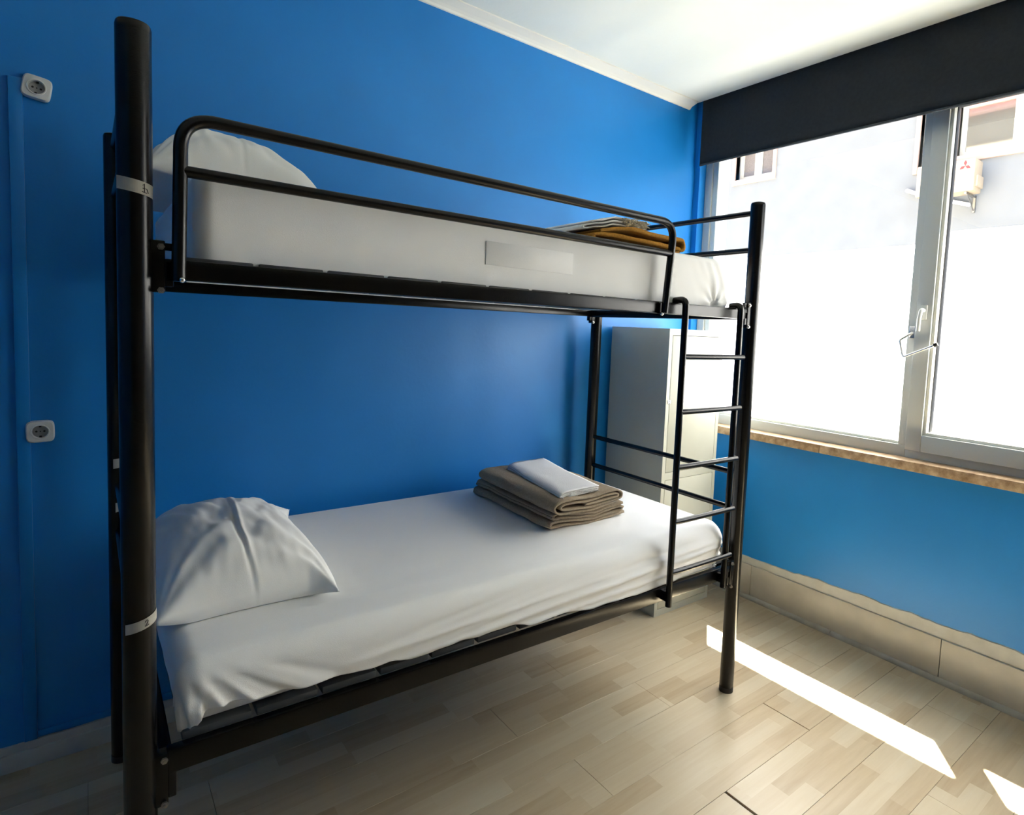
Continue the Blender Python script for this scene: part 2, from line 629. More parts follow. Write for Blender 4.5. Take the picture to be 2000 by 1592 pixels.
# frosted film on the lower panes
def film(y0, y1, z0, z1):
    me = bpy.data.meshes.new('frosted_film')
    me.from_pydata([(GX - 0.0026, y0, z0), (GX - 0.0026, y1, z0), (GX - 0.0026, y1, z1), (GX - 0.0026, y0, z1)], [], [(0, 1, 2, 3)])
    return link('frosted_film', me, M['film'], win)


film(-0.226, 0.934, 1.030, 1.952)
film(gy0 + 0.015, gy1 - 0.024, 1.090, 2.000)
film(-1.798, -1.442, 0.994, 2.598)  # unseen end bay, its width and full-height film set for the room's light
# handle on the sash
bm = bmesh.new()
hy = -0.303
bx(bm, SX0 - 0.009, SX0, hy - 0.014, hy + 0.014, 1.600, 1.668, bev=0.0045)
h1 = fin('handle', bm, M['white_plastic'], win)
autosmooth(h1)
bm = bmesh.new()
sweep(bm, fillet([(SX0 - 0.006, hy, 1.642), (SX0 - 0.038, hy, 1.645), (SX0 - 0.042, hy + 0.004, 1.60), (SX0 - 0.038, hy + 0.006, 1.548)], 0.014), 0.0085, 12)
autosmooth(fin('lever', bm, M['white_plastic'], h1))
# chrome opening limiter
bm = bmesh.new()
bx(bm, FX0 - 0.004, FX0, -0.262, -0.238, 1.515, 1.572, bev=0.001)
for z in (1.523, 1.553, 1.564):
    sweep(bm, [(FX0 - 0.007, -0.250, z), (FX0 - 0.003, -0.250, z)], 0.003, 8)
lim = fin('limiter_plate', bm, M['chrome'], win)
bm = bmesh.new()
sweep(bm, fillet([(FX0 - 0.004, -0.252, 1.540), (2.880, -0.212, 1.505), (2.868, -0.236, 1.424), (2.872, -0.366, 1.487)], 0.016), 0.0058, 12)
arm = autosmooth(fin('limiter_arm', bm, M['chrome'], lim))
bm = bmesh.new()
sweep(bm, [(2.872, -0.363, 1.4855), (2.872, -0.377, 1.4925)], 0.009, 10)
fin('rubber_cap', bm, M['plastic'], lim)
# unseen shutter guide outside, shaped to cut the sun patch's left end
box('shutter_guide', (3.0, 3.10, 0.985, 1.025, 0.955, 2.66), M['frame'], win)
# stone sill in two lengths
sill = bpy.data.objects.new('trim_2', None)
COL.objects.link(sill)
structure(sill, 'speckled limestone window sill')
for ya, yb in ((YL, 0.105), (0.105, -1.15), (-1.15, -1.85)):
    box('sill_stone', (2.812, FX0, yb + 0.0008, ya - 0.0008, 0.9555 - 0.042, 0.957), M['stone'], sill, bev=0.003)
# narrow upright lath beside the blind
structure(box('trim_3', (2.846, WX, 1.018, 1.040, 2.50, 2.99), M['blue_trim'], None, bev=0.004), 'blue upright lath beside the blind')

# roller blind
bl = thing('roller_blind', 'charcoal roller blind pulled part way down over the window top', 'blind')
bm = bmesh.new()
ny, nzn = 60, 10
g = []
for i in range(ny + 1):
    y = 0.985 - i / ny * 2.805
    g.append([bm.verts.new((2.803 + 0.0015 * nz(y * 3, j * 0.2), y, 2.935 - (2.935 - 2.503) * j / nzn)) for j in range(nzn + 1)])
for i in range(ny):
    for j in range(nzn):
        bm.faces.new((g[i][j], g[i + 1][j], g[i + 1][j + 1], g[i][j + 1]))
r = bmesh.ops.solidify(bm, geom=bm.faces[:], thickness=0.0015)
fin('fabric', bm, M['blind'], bl, smooth=True)
bm = bmesh.new()
sweep(bm, [(2.805, 0.983, 2.503), (2.805, -1.82, 2.503)], 0.006, 10)
fin('bottom_bar', bm, M['blind'], bl)
bm = bmesh.new()
sweep(bm, [(2.824, 0.99, 2.945), (2.824, -1.825, 2.945)], 0.022, 14)
fin('roller_tube', bm, M['plastic'], bl)

# ---------------------------------------------------------------- wall fittings
ct = thing('cable_trunking', 'narrow blue painted cable trunking running up the wall beside the sockets', 'trunking')
box('upright', (-0.246, -0.214, WY - 0.014, WY - 0.0004, 0.088, 2.158), M['blue_trim'], ct, bev=0.002)
box('low_run', (-0.214, 0.9, WY - 0.008, WY - 0.0004, 0.090, 0.112), M['blue_trim'], ct, bev=0.002)


def outlet(label, cx, cz, tilt=0.0):
    t = thing('wall_socket', label, 'socket', group='white wall sockets beside the bed')
    t.location = (cx, WY, cz)
    t.rotation_euler = (0, tilt, 0)
    s = 0.034
    bm = bmesh.new()
    # rounded square ring face with a round well
    N = 48
    def sq(k, h):
        a = 2 * pi * k / N
        c, s_ = cos(a), sin(a)
        e = 5.0
        rr = h / ((abs(c) ** e + abs(s_) ** e) ** (1 / e))
        return rr * c, rr * s_
    lay = []
    for (kind, h, y) in (('s', s, 0.0), ('s', s, -0.016), ('s', s - 0.003, -0.0205), ('c', 0.0235, -0.0205), ('c', 0.0225, -0.024), ('c', 0.0200, -0.024), ('c', 0.0190, -0.008)):
        ring = []
        for k in range(N):
            if kind == 's':
                x, z = sq(k, h)
            else:
                x, z = h * cos(2 * pi * k / N), h * sin(2 * pi * k / N)
            ring.append(bm.verts.new((x, y, z)))
        lay.append(ring)
    for a, b in zip(lay, lay[1:]):
        for k in range(N):
            bm.faces.new((a[k], a[(k + 1) % N], b[(k + 1) % N], b[k]))
    bm.faces.new(lay[0])
    autosmooth(fin('faceplate', bm, M['white_plastic'], t), 35)
    bm = bmesh.new()
    sweep(bm, [(0, -0.0075, 0), (0, -0.0085, 0)], 0.0192, 32)
    w_ = fin('socket_well', bm, M['sockethole'], t)
    bm = bmesh.new()
    for dx in (-0.0095, 0.0095):
        sweep(bm, [(dx, -0.0084, 0), (dx, -0.0092, 0)], 0.0030, 10)
    sweep(bm, [(0, -0.0084, 0), (0, -0.0092, 0)], 0.0018, 8)
    bx(bm, -0.003, 0.003, -0.013, -0.0085, -0.0185, -0.0135)
    bx(bm, -0.003, 0.003, -0.013, -0.0085, 0.0135, 0.0185)
    fin('contact_hole', bm, M['ink'], w_)
    return t


outlet('upper white round-well wall socket, tilted, high on the blue wall', -0.182, 2.139, radians(9))
outlet('lower white round-well wall socket, straight, at mattress height on the blue wall', -0.191, 1.092, radians(-1))

# ---------------------------------------------------------------- bunk bed
LX, YR, HP, PR = 2.0, 0.938, 2.015, 0.0285
bed = thing('bunk_bed', 'black tubular steel bunk bed standing along the blue wall', 'bed')


def post(x, y):
    bm = bmesh.new()
    zs = [0.0, 0.004, HP - 0.012, HP - 0.006, HP]
    sweep(bm, [(x, y, z) for z in zs], [PR - 0.003, PR, PR, PR, PR - 0.0015], 32)
    o = fin('post', bm, M['metal'], bed)
    autosmooth(o, 40)
    bm = bmesh.new()
    sweep(bm, [(x, y, HP - 0.001), (x, y, HP + 0.002), (x, y, HP + 0.004)], [PR - 0.002, PR - 0.003, PR - 0.008], 24)
    autosmooth(fin('post_cap', bm, M['plastic'], o), 50)
    bm = bmesh.new()
    sweep(bm, [(x, y, 0.0005), (x, y, 0.022)], [PR + 0.0008, PR + 0.0006], 24)
    autosmooth(fin('foot_cap', bm, M['plastic'], o), 50)
    return o


posts = {}
for x in (0, LX):
    for y in (0, YR):
        posts[(x, y)] = post(x, y)

# end rails
for x in (0, LX):
    for z in (1.979, 1.833, 0.926, 0.777):
        tube('end_rail', [(x, PR - 0.004, z), (x, YR - PR + 0.004, z)], 0.0115, M['metal'], bed)
# end tapes of the deck
DECKS = {'up': (1.550, 1.590), 'low': (0.512, 0.560)}


def side_rail(y, z0l, z0r, h, th=0.024):
    bm = bmesh.new()
    vs = bx(bm, 0.045, LX - 0.045, y - th / 2, y + th / 2, 0, h, bev=0.003)
    for v in bm.verts:
        t = (v.co.x - 0.045) / (LX - 0.09)
        v.co.z += z0l * (1 - t) + z0r * t
    o = fin('side_rail', bm, M['metal'], bed)
    autosmooth(o, 35)
    return o


side_rail(-0.002, 1.548, 1.556, 0.040)
side_rail(YR, 1.548, 1.556, 0.040)
side_rail(-0.002, 0.526, 0.504, 0.052)
side_rail(YR, 0.515, 0.505, 0.052)
for x in (0.045, LX - 0.045):
    for z in (1.553, 0.52):
        box('deck_crossbar', (x - 0.012, x + 0.012, 0.010, YR - 0.012, z, z + 0.036), M['metal'], bed, bev=0.003)


def bracket(x, y, z0, z1, side, front):
    """slotted hanging plate between post and rail, with bolts"""
    bm = bmesh.new()
    xa = x + side * (PR - 0.006)
    xb = x + side * 0.046
    bx(bm, min(xa, xb), max(xa, xb), y - 0.016, y + 0.012, z0, z1, bev=0.002)
    xc = x + side * 0.060
    bx(bm, min(xb, xc), max(xb, xc), y - 0.014, y + 0.010, z0 + 0.012, z0 + (z1 - z0) * 0.62, bev=0.002)
    bx(bm, min(xb, xc), max(xb, xc), y - 0.012, y - 0.008, z1 - 0.018, z1 - 0.004)
    o = fin('bracket', bm, M['metal'], bed)
    autosmooth(o, 35)
    for z in (z0 + 0.004, z1 - 0.012):
        bm = bmesh.new()
        xm = x + side * 0.039
        yy = y - 0.016 if front else y - 0.016
        sweep(bm, [(xm, yy + 0.001, z), (xm, yy - 0.005, z)], 0.0065, 6)
        sweep(bm, [(xm, yy - 0.004, z), (xm, yy - 0.009, z)], [0.004, 0.003], 10)
        fin('bolt', bm, M['zinc'], o)
    return o


for (x, sd_) in ((0, 1), (LX, -1)):
    for y, fr in ((0, True), (YR, False)):
        bracket(x, y, 1.522, 1.622, sd_, fr)
        bracket(x, y, 0.462, 0.574, sd_, fr)

# slats across both decks
for z0, z1 in ((1.588, 1.596), (0.566, 0.584)):
    for i in range(13):
        xa = 0.072 + i * 0.1435
        bm = bmesh.new()
        bx(bm, xa, xa + 0.133, 0.006, YR - 0.004, z0, z1, bev=0.003)
        if z0 < 1:
            for v in bm.verts:
                v.co.z += 0.012 * (1 - v.co.x / 2)
        autosmooth(fin('slat', bm, M['slat'], bed), 35)

# guard rail on the upper bunk
GY = -0.026
gtop = fillet([(0.067, GY, 1.545), (0.072, GY, 1.862), (1.488, GY, 1.862), (1.462, GY, 1.556)], 0.062, 12)
gr = tube('guard_rail', gtop, 0.0125, M['metal'], bed)
tube('mid_rail', [(0.075, GY, 1.758), (1.476, GY, 1.758)], 0.0115, M['metal'], gr)
for x, z in ((0.067, 1.552), (1.462, 1.556)):
    bm = bmesh.new()
    bx(bm, x - 0.022 if x > 1 else x - 0.012, x + 0.012, GY, GY + 0.014, z - 0.004, z + 0.034, bev=0.002)
    cl = fin('clamp', bm, M['metal'], gr)
    bm = bmesh.new()
    xx = x + (0.004 if x < 1 else -0.016)
    bmesh.ops.create_icosphere(bm, subdivisions=2, radius=0.0058, matrix=Matrix.Translation((xx, GY - 0.014 if x < 1 else GY - 0.004, z - 0.004)))
    autosmooth(fin('bolt', bm, M['chrome'], gr), 80)

# ladder
lad = bpy.data.objects.new('ladder', None)
COL.objects.link(lad)
lad.parent = bed
for x, y, zb in ((1.5525, -0.042, 0.500), (1.880, -0.036, 0.490)):
    pts = fillet([(x, 0.012, 1.604), (x, y, 1.608), (x, y, 1.45), (x, y, zb)], 0.03, 8)
    bm = bmesh.new()
    sweep(bm, pts, 0.0118, 16)
    # welded hook plate over the rail
    bx(bm, x - 0.011, x + 0.011, -0.018, 0.014, 1.592, 1.600)
    bx(bm, x - 0.013, x + 0.013, y, -0.014, zb + 0.02, zb + 0.055)
    autosmooth(fin('stile', bm, M['metal'], lad), 45)
for z in (1.407, 1.211, 1.012, 0.812, 0.625):
    tube('rung', [(1.556, -0.044, z), (1.60, -0.047, z), (1.895, -0.050, z)], 0.0098, M['metal'], lad)


# paper tapes with hand written numbers on the near post
def tape(x, y, z, a0, a1, tilt, h, strokes=None, r=PR + 0.0006):
    bm = bmesh.new()
    n = 18
    lo, hi = [], []
    for i in range(n + 1):
        t = i / n
        a = a0 + (a1 - a0) * t
        rag = 0.0012 * nz(i * 1.7, z * 5)
        lo.append(bm.verts.new((x + r * cos(a), y + r * sin(a), z - h / 2 + tilt * (t - 0.5) + (rag if i in (0, n) else 0))))
        hi.append(bm.verts.new((x + r * cos(a), y + r * sin(a), z + h / 2 + tilt * (t - 0.5))))
    for i in range(n):
        bm.faces.new((lo[i], lo[i + 1], hi[i + 1], hi[i]))
    bmesh.ops.solidify(bm, geom=bm.faces[:], thickness=0.0004)
    t_ = fin('paper_tape', bm, M['tape'], posts[(x, y)])
    if strokes:
        bm = bmesh.new()
        for st in strokes:
            pts = []
            for (u, v) in st:
                a = a0 + (a1 - a0) * u
                pts.append((x + (r + 0.0004) * cos(a), y + (r + 0.0004) * sin(a), z + v * h + tilt * (u - 0.5)))
            sweep(bm, pts, 0.0007, 6)
        fin('handwriting', bm, M['ink'], t_)
    return t_


A = lambda d: radians(d)
# near post faces the camera at about -93 degrees
two = [[(0.50, 0.14), (0.525, 0.27), (0.555, 0.28), (0.575, 0.15), (0.555, -0.02), (0.50, -0.26), (0.545, -0.25), (0.60, -0.22)]]
one = [[(0.66, 0.22), (0.70, 0.36), (0.70, 0.05), (0.70, -0.30)], [(0.64, -0.28), (0.76, -0.30)], [(0.66, -0.02), (0.76, 0.02), (0.80, -0.28)]]
tape(0, 0, 1.716, A(-160), A(-22), -0.012, 0.024, one, r=PR + 0.0012)
tape(0, 0, 0.868, A(-142), A(-5), 0.018, 0.021, two)
tape(LX, 0, 1.785, A(-85), A(-35), 0.0, 0.014)
tape(LX, 0, 1.255, A(-60), A(-25), 0.0, 0.012)
tape(0, YR, 1.00, A(-120), A(-60), 0.004, 0.03)
tape(0, YR, 0.86, A(-110), A(-70), 0.006, 0.03)


# ---------------------------------------------------------------- bedding
def interp(tab, x):
    if x <= tab[0][0]:
        return tab[0][1]
    for (a, va), (b, vb) in zip(tab, tab[1:]):
        if x <= b:
            t = (x - a) / (b - a)
            t = t * t * (3 - 2 * t)
            return va * (1 - t) + vb * t
    return tab[-1][1]


def draped(name, x0, x1, y0, y1, zt, er, cr, hemf, dispf, parent, mat, npx=260, npy=110):
    """rounded box shell: flat top rings, rolled edge, hanging skirt"""
    W = y1 - y0
    yc = (y0 + y1) / 2
    per = []
    # perimeter counter clockwise starting at the front left corner
    for i in range(npx):
        t = i / npx
        per.append((x0 + cr + (x1 - x0 - 2 * cr) * t, y0, 0, -1))
    for i in range(14):
        a = -pi / 2 + pi / 2 * i / 14
        per.append((x1 - cr + cr * cos(a), y0 + cr + cr * sin(a), cos(a), sin(a)))
    for i in range(npy):
        t = i / npy
        per.append((x1, y0 + cr + (W - 2 * cr) * t, 1, 0))
    for i in range(14):
        a = pi / 2 * i / 14
        per.append((x1 - cr + cr * cos(a), y1 - cr + cr * sin(a), cos(a), sin(a)))
    for i in range(npx):
        t = i / npx
        per.append((x1 - cr - (x1 - x0 - 2 * cr) * t, y1, 0, 1))
    for i in range(14):
        a = pi / 2 + pi / 2 * i / 14
        per.append((x0 + cr + cr * cos(a), y1 - cr + cr * sin(a), cos(a), sin(a)))
    for i in range(npy):
        t = i / npy
        per.append((x0, y1 - cr - (W - 2 * cr) * t, -1, 0))
    for i in range(14):
        a = pi + pi / 2 * i / 14
        per.append((x0 + cr + cr * cos(a), y0 + cr + cr * sin(a), cos(a), sin(a)))
    N = len(per)
    rings = []
    nin, narc, nsk = 34, 8, 22
    for j in range(nin):
        s = 1 - j / nin          # 1 at the middle line
        ring = []
        for (px, py, nx, ny_) in per:
            ex, ey = px - nx * er, py - ny_ * er
            mx_ = min(max(ex, x0 + W / 2), x1 - W / 2)
            ring.append((ex + (mx_ - ex) * s, ey + (yc - ey) * s, zt, 0, 0, 0.0))
        rings.append(ring)
    for j in range(narc + 1):
        a = pi / 2 * j / narc
        rings.append([(px - nx * er + nx * er * sin(a), py - ny_ * er + ny_ * er * sin(a), zt - er + er * cos(a), nx * sin(a), ny_ * sin(a), 0.0) for (px, py, nx, ny_) in per])
    for j in range(1, nsk + 1):
        t = j / nsk
        ring = []
        for (px, py, nx, ny_) in per:
            hz = hemf(px, py, nx, ny_)
            ring.append((px, py, zt - er + (hz - zt + er) * t, nx, ny_, t))
        rings.append(ring)
    bm = bmesh.new()
    V = []
    for ring in rings:
        V.append([bm.verts.new(dispf(*q)) for q in ring])
    for j in range(len(V) - 1):
        for k_ in range(N):
            try:
                bm.faces.new((V[j][k_], V[j][(k_ + 1) % N], V[j + 1][(k_ + 1) % N], V[j + 1][k_]))
            except ValueError:
                pass
    bmesh.ops.remove_doubles(bm, verts=bm.verts, dist=2e-4)
    bmesh.ops.recalc_face_normals(bm, faces=bm.faces)
    bmesh.ops.solidify(bm, geom=bm.faces[:], thickness=0.0012)
    return fin(name, bm, mat, parent, smooth=True)


HEM = [(0.03, 0.655), (0.055, 0.625), (0.075, 0.588), (0.098, 0.612), (0.115, 0.635), (0.16, 0.640), (0.21, 0.632), (0.317, 0.622), (0.515, 0.612), (0.613, 0.598), (0.70, 0.606), (0.888, 0.604), (0.98, 0.582), (1.05, 0.588), (1.233, 0.566), (1.586, 0.564), (1.95, 0.563)]


def hem_low(px, py, nx, ny_):
    if ny_ < -0.3 and nx > -0.9:
        return interp(HEM, px)
    if nx < -0.3:
        return 0.640 + 0.006 * nz(py * 12, 2.0)
    return 0.56


def fold(s, w_):
    """sharp crested crease: 1 at s=0, falling to 0 over w_"""
    return max(0.0, 1 - abs(s) / w_) ** 2


def disp_low(x, y, z, nx, ny_, t):
    d = 0.0
    dz = 0.0
    if abs(nx) + abs(ny_) < 0.3:
        # top: slight sag, flat long wrinkles
        u, v = (x - 0.95), (y - 0.47)
        dz -= 0.008 * (1 - min(1, (u / 0.95) ** 2)) * (1 - min(1, (v / 0.47) ** 2))
        dz += 0.0022 * nz(x * 2.0, y * 12, 1.0) + 0.0010 * nz(x * 5, y * 34, 4.0)
        # creases running along the front edge
        for (c0, sl, am, wd) in ((0.10, -0.055, 0.0045, 0.018), (0.055, -0.02, 0.004, 0.016), (0.16, -0.09, 0.0032, 0.028), (0.205, -0.10, 0.0018, 0.030)):
            yy = c0 + sl * (x - 0.9)
            wgt = max(0, 1 - abs((x - 0.8) / 0.75) ** 3)
            dz += am * fold(y - yy, wd) * wgt * (0.8 + 0.5 * nz(x * 2, c0 * 30))
        return (x, y, z + dz)
    # skirt
    depth = max(0.0, (0.735 - z) / 0.16)
    if ny_ < -0.3:
        # long oblique folds on the right two thirds, rising to the right
        s = z - 0.10 * (x - 1.0)
        wr = min(1, max(0, (x - 0.35) / 0.3)) * (0.35 + 0.65 * min(1, depth))
        d += 0.016 * nz(x * 1.3, s * 26, 2.0) * wr
        d += 0.006 * nz(x * 2.5, s * 55, 7.0) * wr
        for (c0, sl, am, wd) in ((0.660, 0.05, 0.010, 0.022), (0.625, 0.04, 0.009, 0.016), (0.70, 0.03, 0.006, 0.018)):
            d += am * fold(z - c0 + 0.05 - sl * (x - 0.6) * 0.7, wd) * wr
        # gathered folds near the left corner fanning from the corner tip
        cx_, cz_ = 0.075, 0.80
        if x < 0.42:
            ang = math.atan2(x - 0.05 + 0.00, max(0.03, 0.80 - z))
            k_ = min(1, depth) ** 1.5 * max(0, 1 - x / 0.42) ** 0.6
            d += 0.017 * sin(ang * 26 + 0.8) * k_ + 0.004 * sin(ang * 61) * k_
        # puckered hem
        d += t ** 3 * 0.006 * nz(x * 14, 3.0)
        # bulge of the mattress
        d += 0.010 * sin(pi * min(1, max(0, depth)))
        dz += t * 0.003 * nz(x * 20, 9.0)
    elif nx < -0.3:
        d += 0.006 * nz(y * 9, z * 6, 3.0) * t
    else:
        d += 0.006 * nz(y * 8, x * 8, z * 10) * (0.3 + t) + 0.006 * sin(pi * t)
    f = 1.0
    if abs(nx) > 0.02 and abs(ny_) > 0.02:
        d += 0.005 * sin(math.atan2(ny_, nx) * 14) * t
    return (x + nx * d, y + ny_ * d, z + dz)


ml = thing('mattress', 'lower bunk mattress under a loosely draped white sheet', 'mattress')
draped('sheet', 0.062, 1.905, -0.004, 0.955, 0.745, 0.045, 0.05, hem_low, disp_low, ml, M['sheet'])
box('core', (0.085, 1.88, 0.018, 0.925, 0.597, 0.70), M['sheet'], ml, bev=0.02)


def hem_up(px, py, nx, ny_):
    return 1.584


def disp_up(x, y, z, nx, ny_, t):
    d = 0.0
    dz = 0.0
    if z > 1.70:
        dz += 0.0015 * nz(x * 3, y * 9)
    # far end rounds off towards the top
    if x > 1.60:
        k_ = (x - 1.60) / 0.25
        h = max(0, (z - 1.645) / 0.13)
        x = x - 0.060 * k_ * h * h + 0.006 * k_ * sin(pi * min(1, max(0, (z - 1.585) / 0.12)))
        d += 0.007 * k_ * nz(x * 26 + z * 14, z * 5, 2.0) * (1 if ny_ < -0.3 else 0.6)
    if ny_ < -0.3:
        d += 0.0022 * nz(x * 2.2, z * 14, 5.0) + 0.003 * t * t * nz(x * 16, 1.0)
        d += 0.0035 * sin(pi * min(1, max(0, t)))
        if x > 1.55:
            # gather at the tucked corner
            dx_, dz_ = x - 1.775, z - 1.60
            rr = sqrt(dx_ * dx_ + dz_ * dz_)
            if rr < 0.12:
                d += (1 - rr / 0.12) * 0.006 * sin(math.atan2(dz_, dx_) * 9) - 0.010 * max(0, 1 - rr / 0.022)
    return (x + nx * d, y + ny_ * d, z + dz)


mu = thing('mattress', 'upper bunk mattress in a tight white fitted sheet behind the guard rail', 'mattress')
draped('sheet', 0.098, 1.868, 0.0135, 0.925, 1.776, 0.022, 0.035, hem_up, disp_up, mu, M['sheet'])
box('core', (0.12, 1.78, 0.03, 0.90, 1.597, 1.745), M['sheet'], mu, bev=0.02)
bm = bmesh.new()
bx(bm, 0.775, 1.080, 0.0085, 0.0105, 1.652, 1.716, bev=0.0006)
fin('sewn_label', bm, M['sheet'], mu, smooth=True)


def pillow(name, label, x0, x1, y0, y1, zb, H, parentless=True, seed=0.0, corners=None, sag=None, mid=(0.5, 0.5), puff=2.8, crease=1.0):
    t = thing(name, label, 'pillow')
    n = 96
    bm = bmesh.new()
    top, bot = [], []
    cx_, cy_ = (x0 + x1) / 2, (y0 + y1) / 2
    hx, hy_ = (x1 - x0) / 2, (y1 - y0) / 2
    for i in range(n + 1):
        rt, rb_ = [], []
        for j in range(n + 1):
            u = -1 + 2 * i / n
            v = -1 + 2 * j / n
            # pin cushion outline: sides draw in, corners stick out
            ex = 1 - 0.055 * (1 - v * v)
            ey = 1 - 0.055 * (1 - u * u)
            X = cx_ + hx * u * (ex if abs(u) > 0 else 1)
            Y = cy_ + hy_ * v * ey
            au, av = abs(u), abs(v)
            prof_ = (max(0, 1 - au ** puff) ** 0.56) * (max(0, 1 - av ** (puff + 0.4)) ** 0.54)
            su = u - (mid[0] - 0.5) * 2
            sv = v - (mid[1] - 0.5) * 2
            prof_ *= 1 - 0.22 * min(1, (su * su + sv * sv) / 2)
            h = H * prof_
            edge = 1 - max(au, av)
            # wrinkles fan out from the corners, die away on the crown
            wr = 0.0
            for (cu, cv) in ((1, 1), (1, -1), (-1, 1), (-1, -1)):
                du, dv = u - cu * 1.05, v - cv * 1.05
                rr = sqrt(du * du + dv * dv)
                an = math.atan2(dv, du)
                wr += sin(an * 17 + cu * 2 + cv * 3 + seed + 2 * nz(an * 2, rr * 2, seed)) * math.exp(-rr * 1.7) * min(1, rr * 2.2)
            h += prof_ * (0.013 * wr + 0.009 * nz(u * 3.0, v * 3.0, seed) + 0.004 * nz(u * 9, v * 5, seed + 3))
            # crease across the middle
            cr_ = u - 0.02 - 0.05 * sin(v * 3 + seed)
            h -= crease * H * 0.05 * fold(cr_, 0.045) * max(0, 1 - (v + 0.25) ** 2 * 1.1)
            h += crease * H * 0.035 * fold(cr_ - 0.05, 0.06) * max(0, 1 - (v + 0.25) ** 2 * 1.1)
            z = zb + 0.004 + max(h, 0.0)
            lift = 0.0
            if corners:
                for (cu, cv, lz, ox, oy) in corners:
                    w_ = max(0, 1 - sqrt((u - cu) ** 2 + (v - cv) ** 2) / 0.42) ** 1.6
                    lift += lz * w_
                    X += ox * w_
                    Y += oy * w_
            hb = -(H * 0.02) * prof_
            if sag:
                lift += sag(X, Y)
            rt.append(bm.verts.new((X, Y, z + lift)))
            rb_.append(bm.verts.new((X, Y, zb + 0.0012 + max(0, hb) + lift)) if not (i in (0, n) or j in (0, n)) else None)
        top.append(rt)
        bot.append(rb_)
    for i in range(n + 1):
        for j in range(n + 1):
            if bot[i][j] is None:
                bot[i][j] = top[i][j]
    for i in range(n):
        for j in range(n):
            bm.faces.new((top[i][j], top[i + 1][j], top[i + 1][j + 1], top[i][j + 1]))
            q = (bot[i][j], bot[i][j + 1], bot[i + 1][j + 1], bot[i + 1][j])
            if len(set(q)) == 4:
                try:
                    bm.faces.new(q)
                except ValueError:
                    pass
    fin('pillowcase', bm, M['pillow'], t, smooth=True)
    return t


pillow('pillow', 'plump white pillow at the head of the lower bunk', 0.030, 0.470, 0.180, 0.890, 0.744, 0.158, seed=0.0, puff=3.4,
       corners=((1, 1, 0.030, 0.030, 0.0), (1, -1, 0.014, -0.03, -0.04), (-1, -1, 0.018, 0.010, 0.0)), mid=(0.40, 0.62))


def sagf(X, Y):
    # the head end hangs a little over the mattress edge
    return 0.014 * min(1, max(0, (0.105 - X) / 0.12)) ** 1.3


pillow('pillow', 'soft white pillow at the head of the upper bunk', 0.022, 0.420, 0.16, 0.80, 1.780, 0.160, seed=2.4, crease=0.25,
       corners=((1, 1, 0.006, 0.0, 0.0), (1, -1, 0.004, -0.02, 0.02)), sag=sagf, mid=(0.35, 0.45))


def catmull(P, n=8):
    out = []
    for i in range(len(P) - 1):
        p0 = Vector(P[max(i - 1, 0)])
        p1 = Vector(P[i])
        p2 = Vector(P[i + 1])
        p3 = Vector(P[min(i + 2, len(P) - 1)])
        for k_ in range(n):
            t = k_ / n
            out.append(0.5 * ((2 * p1) + (-p0 + p2) * t + (2 * p0 - 5 * p1 + 4 * p2 - p3) * t * t + (-p0 + 3 * p1 - 3 * p2 + p3) * t ** 3))
    out.append(Vector(P[-1]))
    return out


def folded(name, path, th, y0, y1, mat, parent, xf, ny_=28, amp=0.002, seed=0.0, smooth=True):
    """cloth strip folded along a profile in (s, z), extruded along the other axis; xf maps (s, y, z, t) to world"""
    P = catmull([(p[0], p[1], 0) for p in path], 7)
    nrm = []
    for i in range(len(P)):
        a = P[max(i - 1, 0)]
        b = P[min(i + 1, len(P) - 1)]
        d = (b - a).normalized()
        nrm.append(Vector((-d.y, d.x, 0)))
    outl = [P[i] + nrm[i] * th / 2 for i in range(len(P))] + [P[i] - nrm[i] * th / 2 for i in reversed(range(len(P)))]
    bm = bmesh.new()
    R = []
    for j in range(ny_ + 1):
        t = j / ny_
        y = y0 + (y1 - y0) * t
        ring = []
        for q in outl:
            s, z = q.x, q.y
            dz = amp * nz(s * 9, y * 9, seed) + amp * 0.5 * nz(s * 30, y * 30, seed + z * 20)
            dy = amp * 2.5 * nz(s * 8, z * 30, seed + 9) if j in (0, ny_) else 0
            ring.append(bm.verts.new(xf(s + amp * 1.5 * nz(y * 7, z * 12, seed + 4), y + dy, z + dz, t)))
        R.append(ring)
    N = len(outl)
    for j in range(ny_):
        for k_ in range(N):
            bm.faces.new((R[j][k_], R[j][(k_ + 1) % N], R[j + 1][(k_ + 1) % N], R[j + 1][k_]))
    h = len(P)
    for R_ in (R[0], R[-1]):
        for i in range(h - 1):
            bm.faces.new((R_[i], R_[i + 1], R_[N - 2 - i], R_[N - 1 - i]))
    return fin(name, bm, mat, parent, smooth=smooth)


# lower bunk: two folded blankets and a towel
ZB = 0.742
b1 = thing('folded_blanket', 'beige wool blanket, the lower one of the folded pair', 'blanket', group='beige blankets on the lower bunk')
t8 = 0.0085
p1 = [(0.385, 0.010), (0.10, 0.006), (0.015, 0.007), (0.002, 0.016), (0.02, 0.026), (0.12, 0.022), (0.34, 0.019), (0.372, 0.026), (0.355, 0.036), (0.20, 0.032), (0.035, 0.036), (0.022, 0.044), (0.04, 0.052), (0.15, 0.044), (0.30, 0.046), (0.372, 0.050)]
folded('cloth', p1, t8, 0.275, 0.850, M['beige_blanket'], b1, lambda s, y, z, t: (1.235 + s + 0.010 * t, y, ZB + 0.001 + z * (1.0 + 0.03 * t) + 0.004 * sin(s * 20)), amp=0.0055, seed=1.0)
b2 = thing('folded_blanket', 'beige wool blanket, the upper one carrying the white towel', 'blanket', group='beige blankets on the lower bunk')
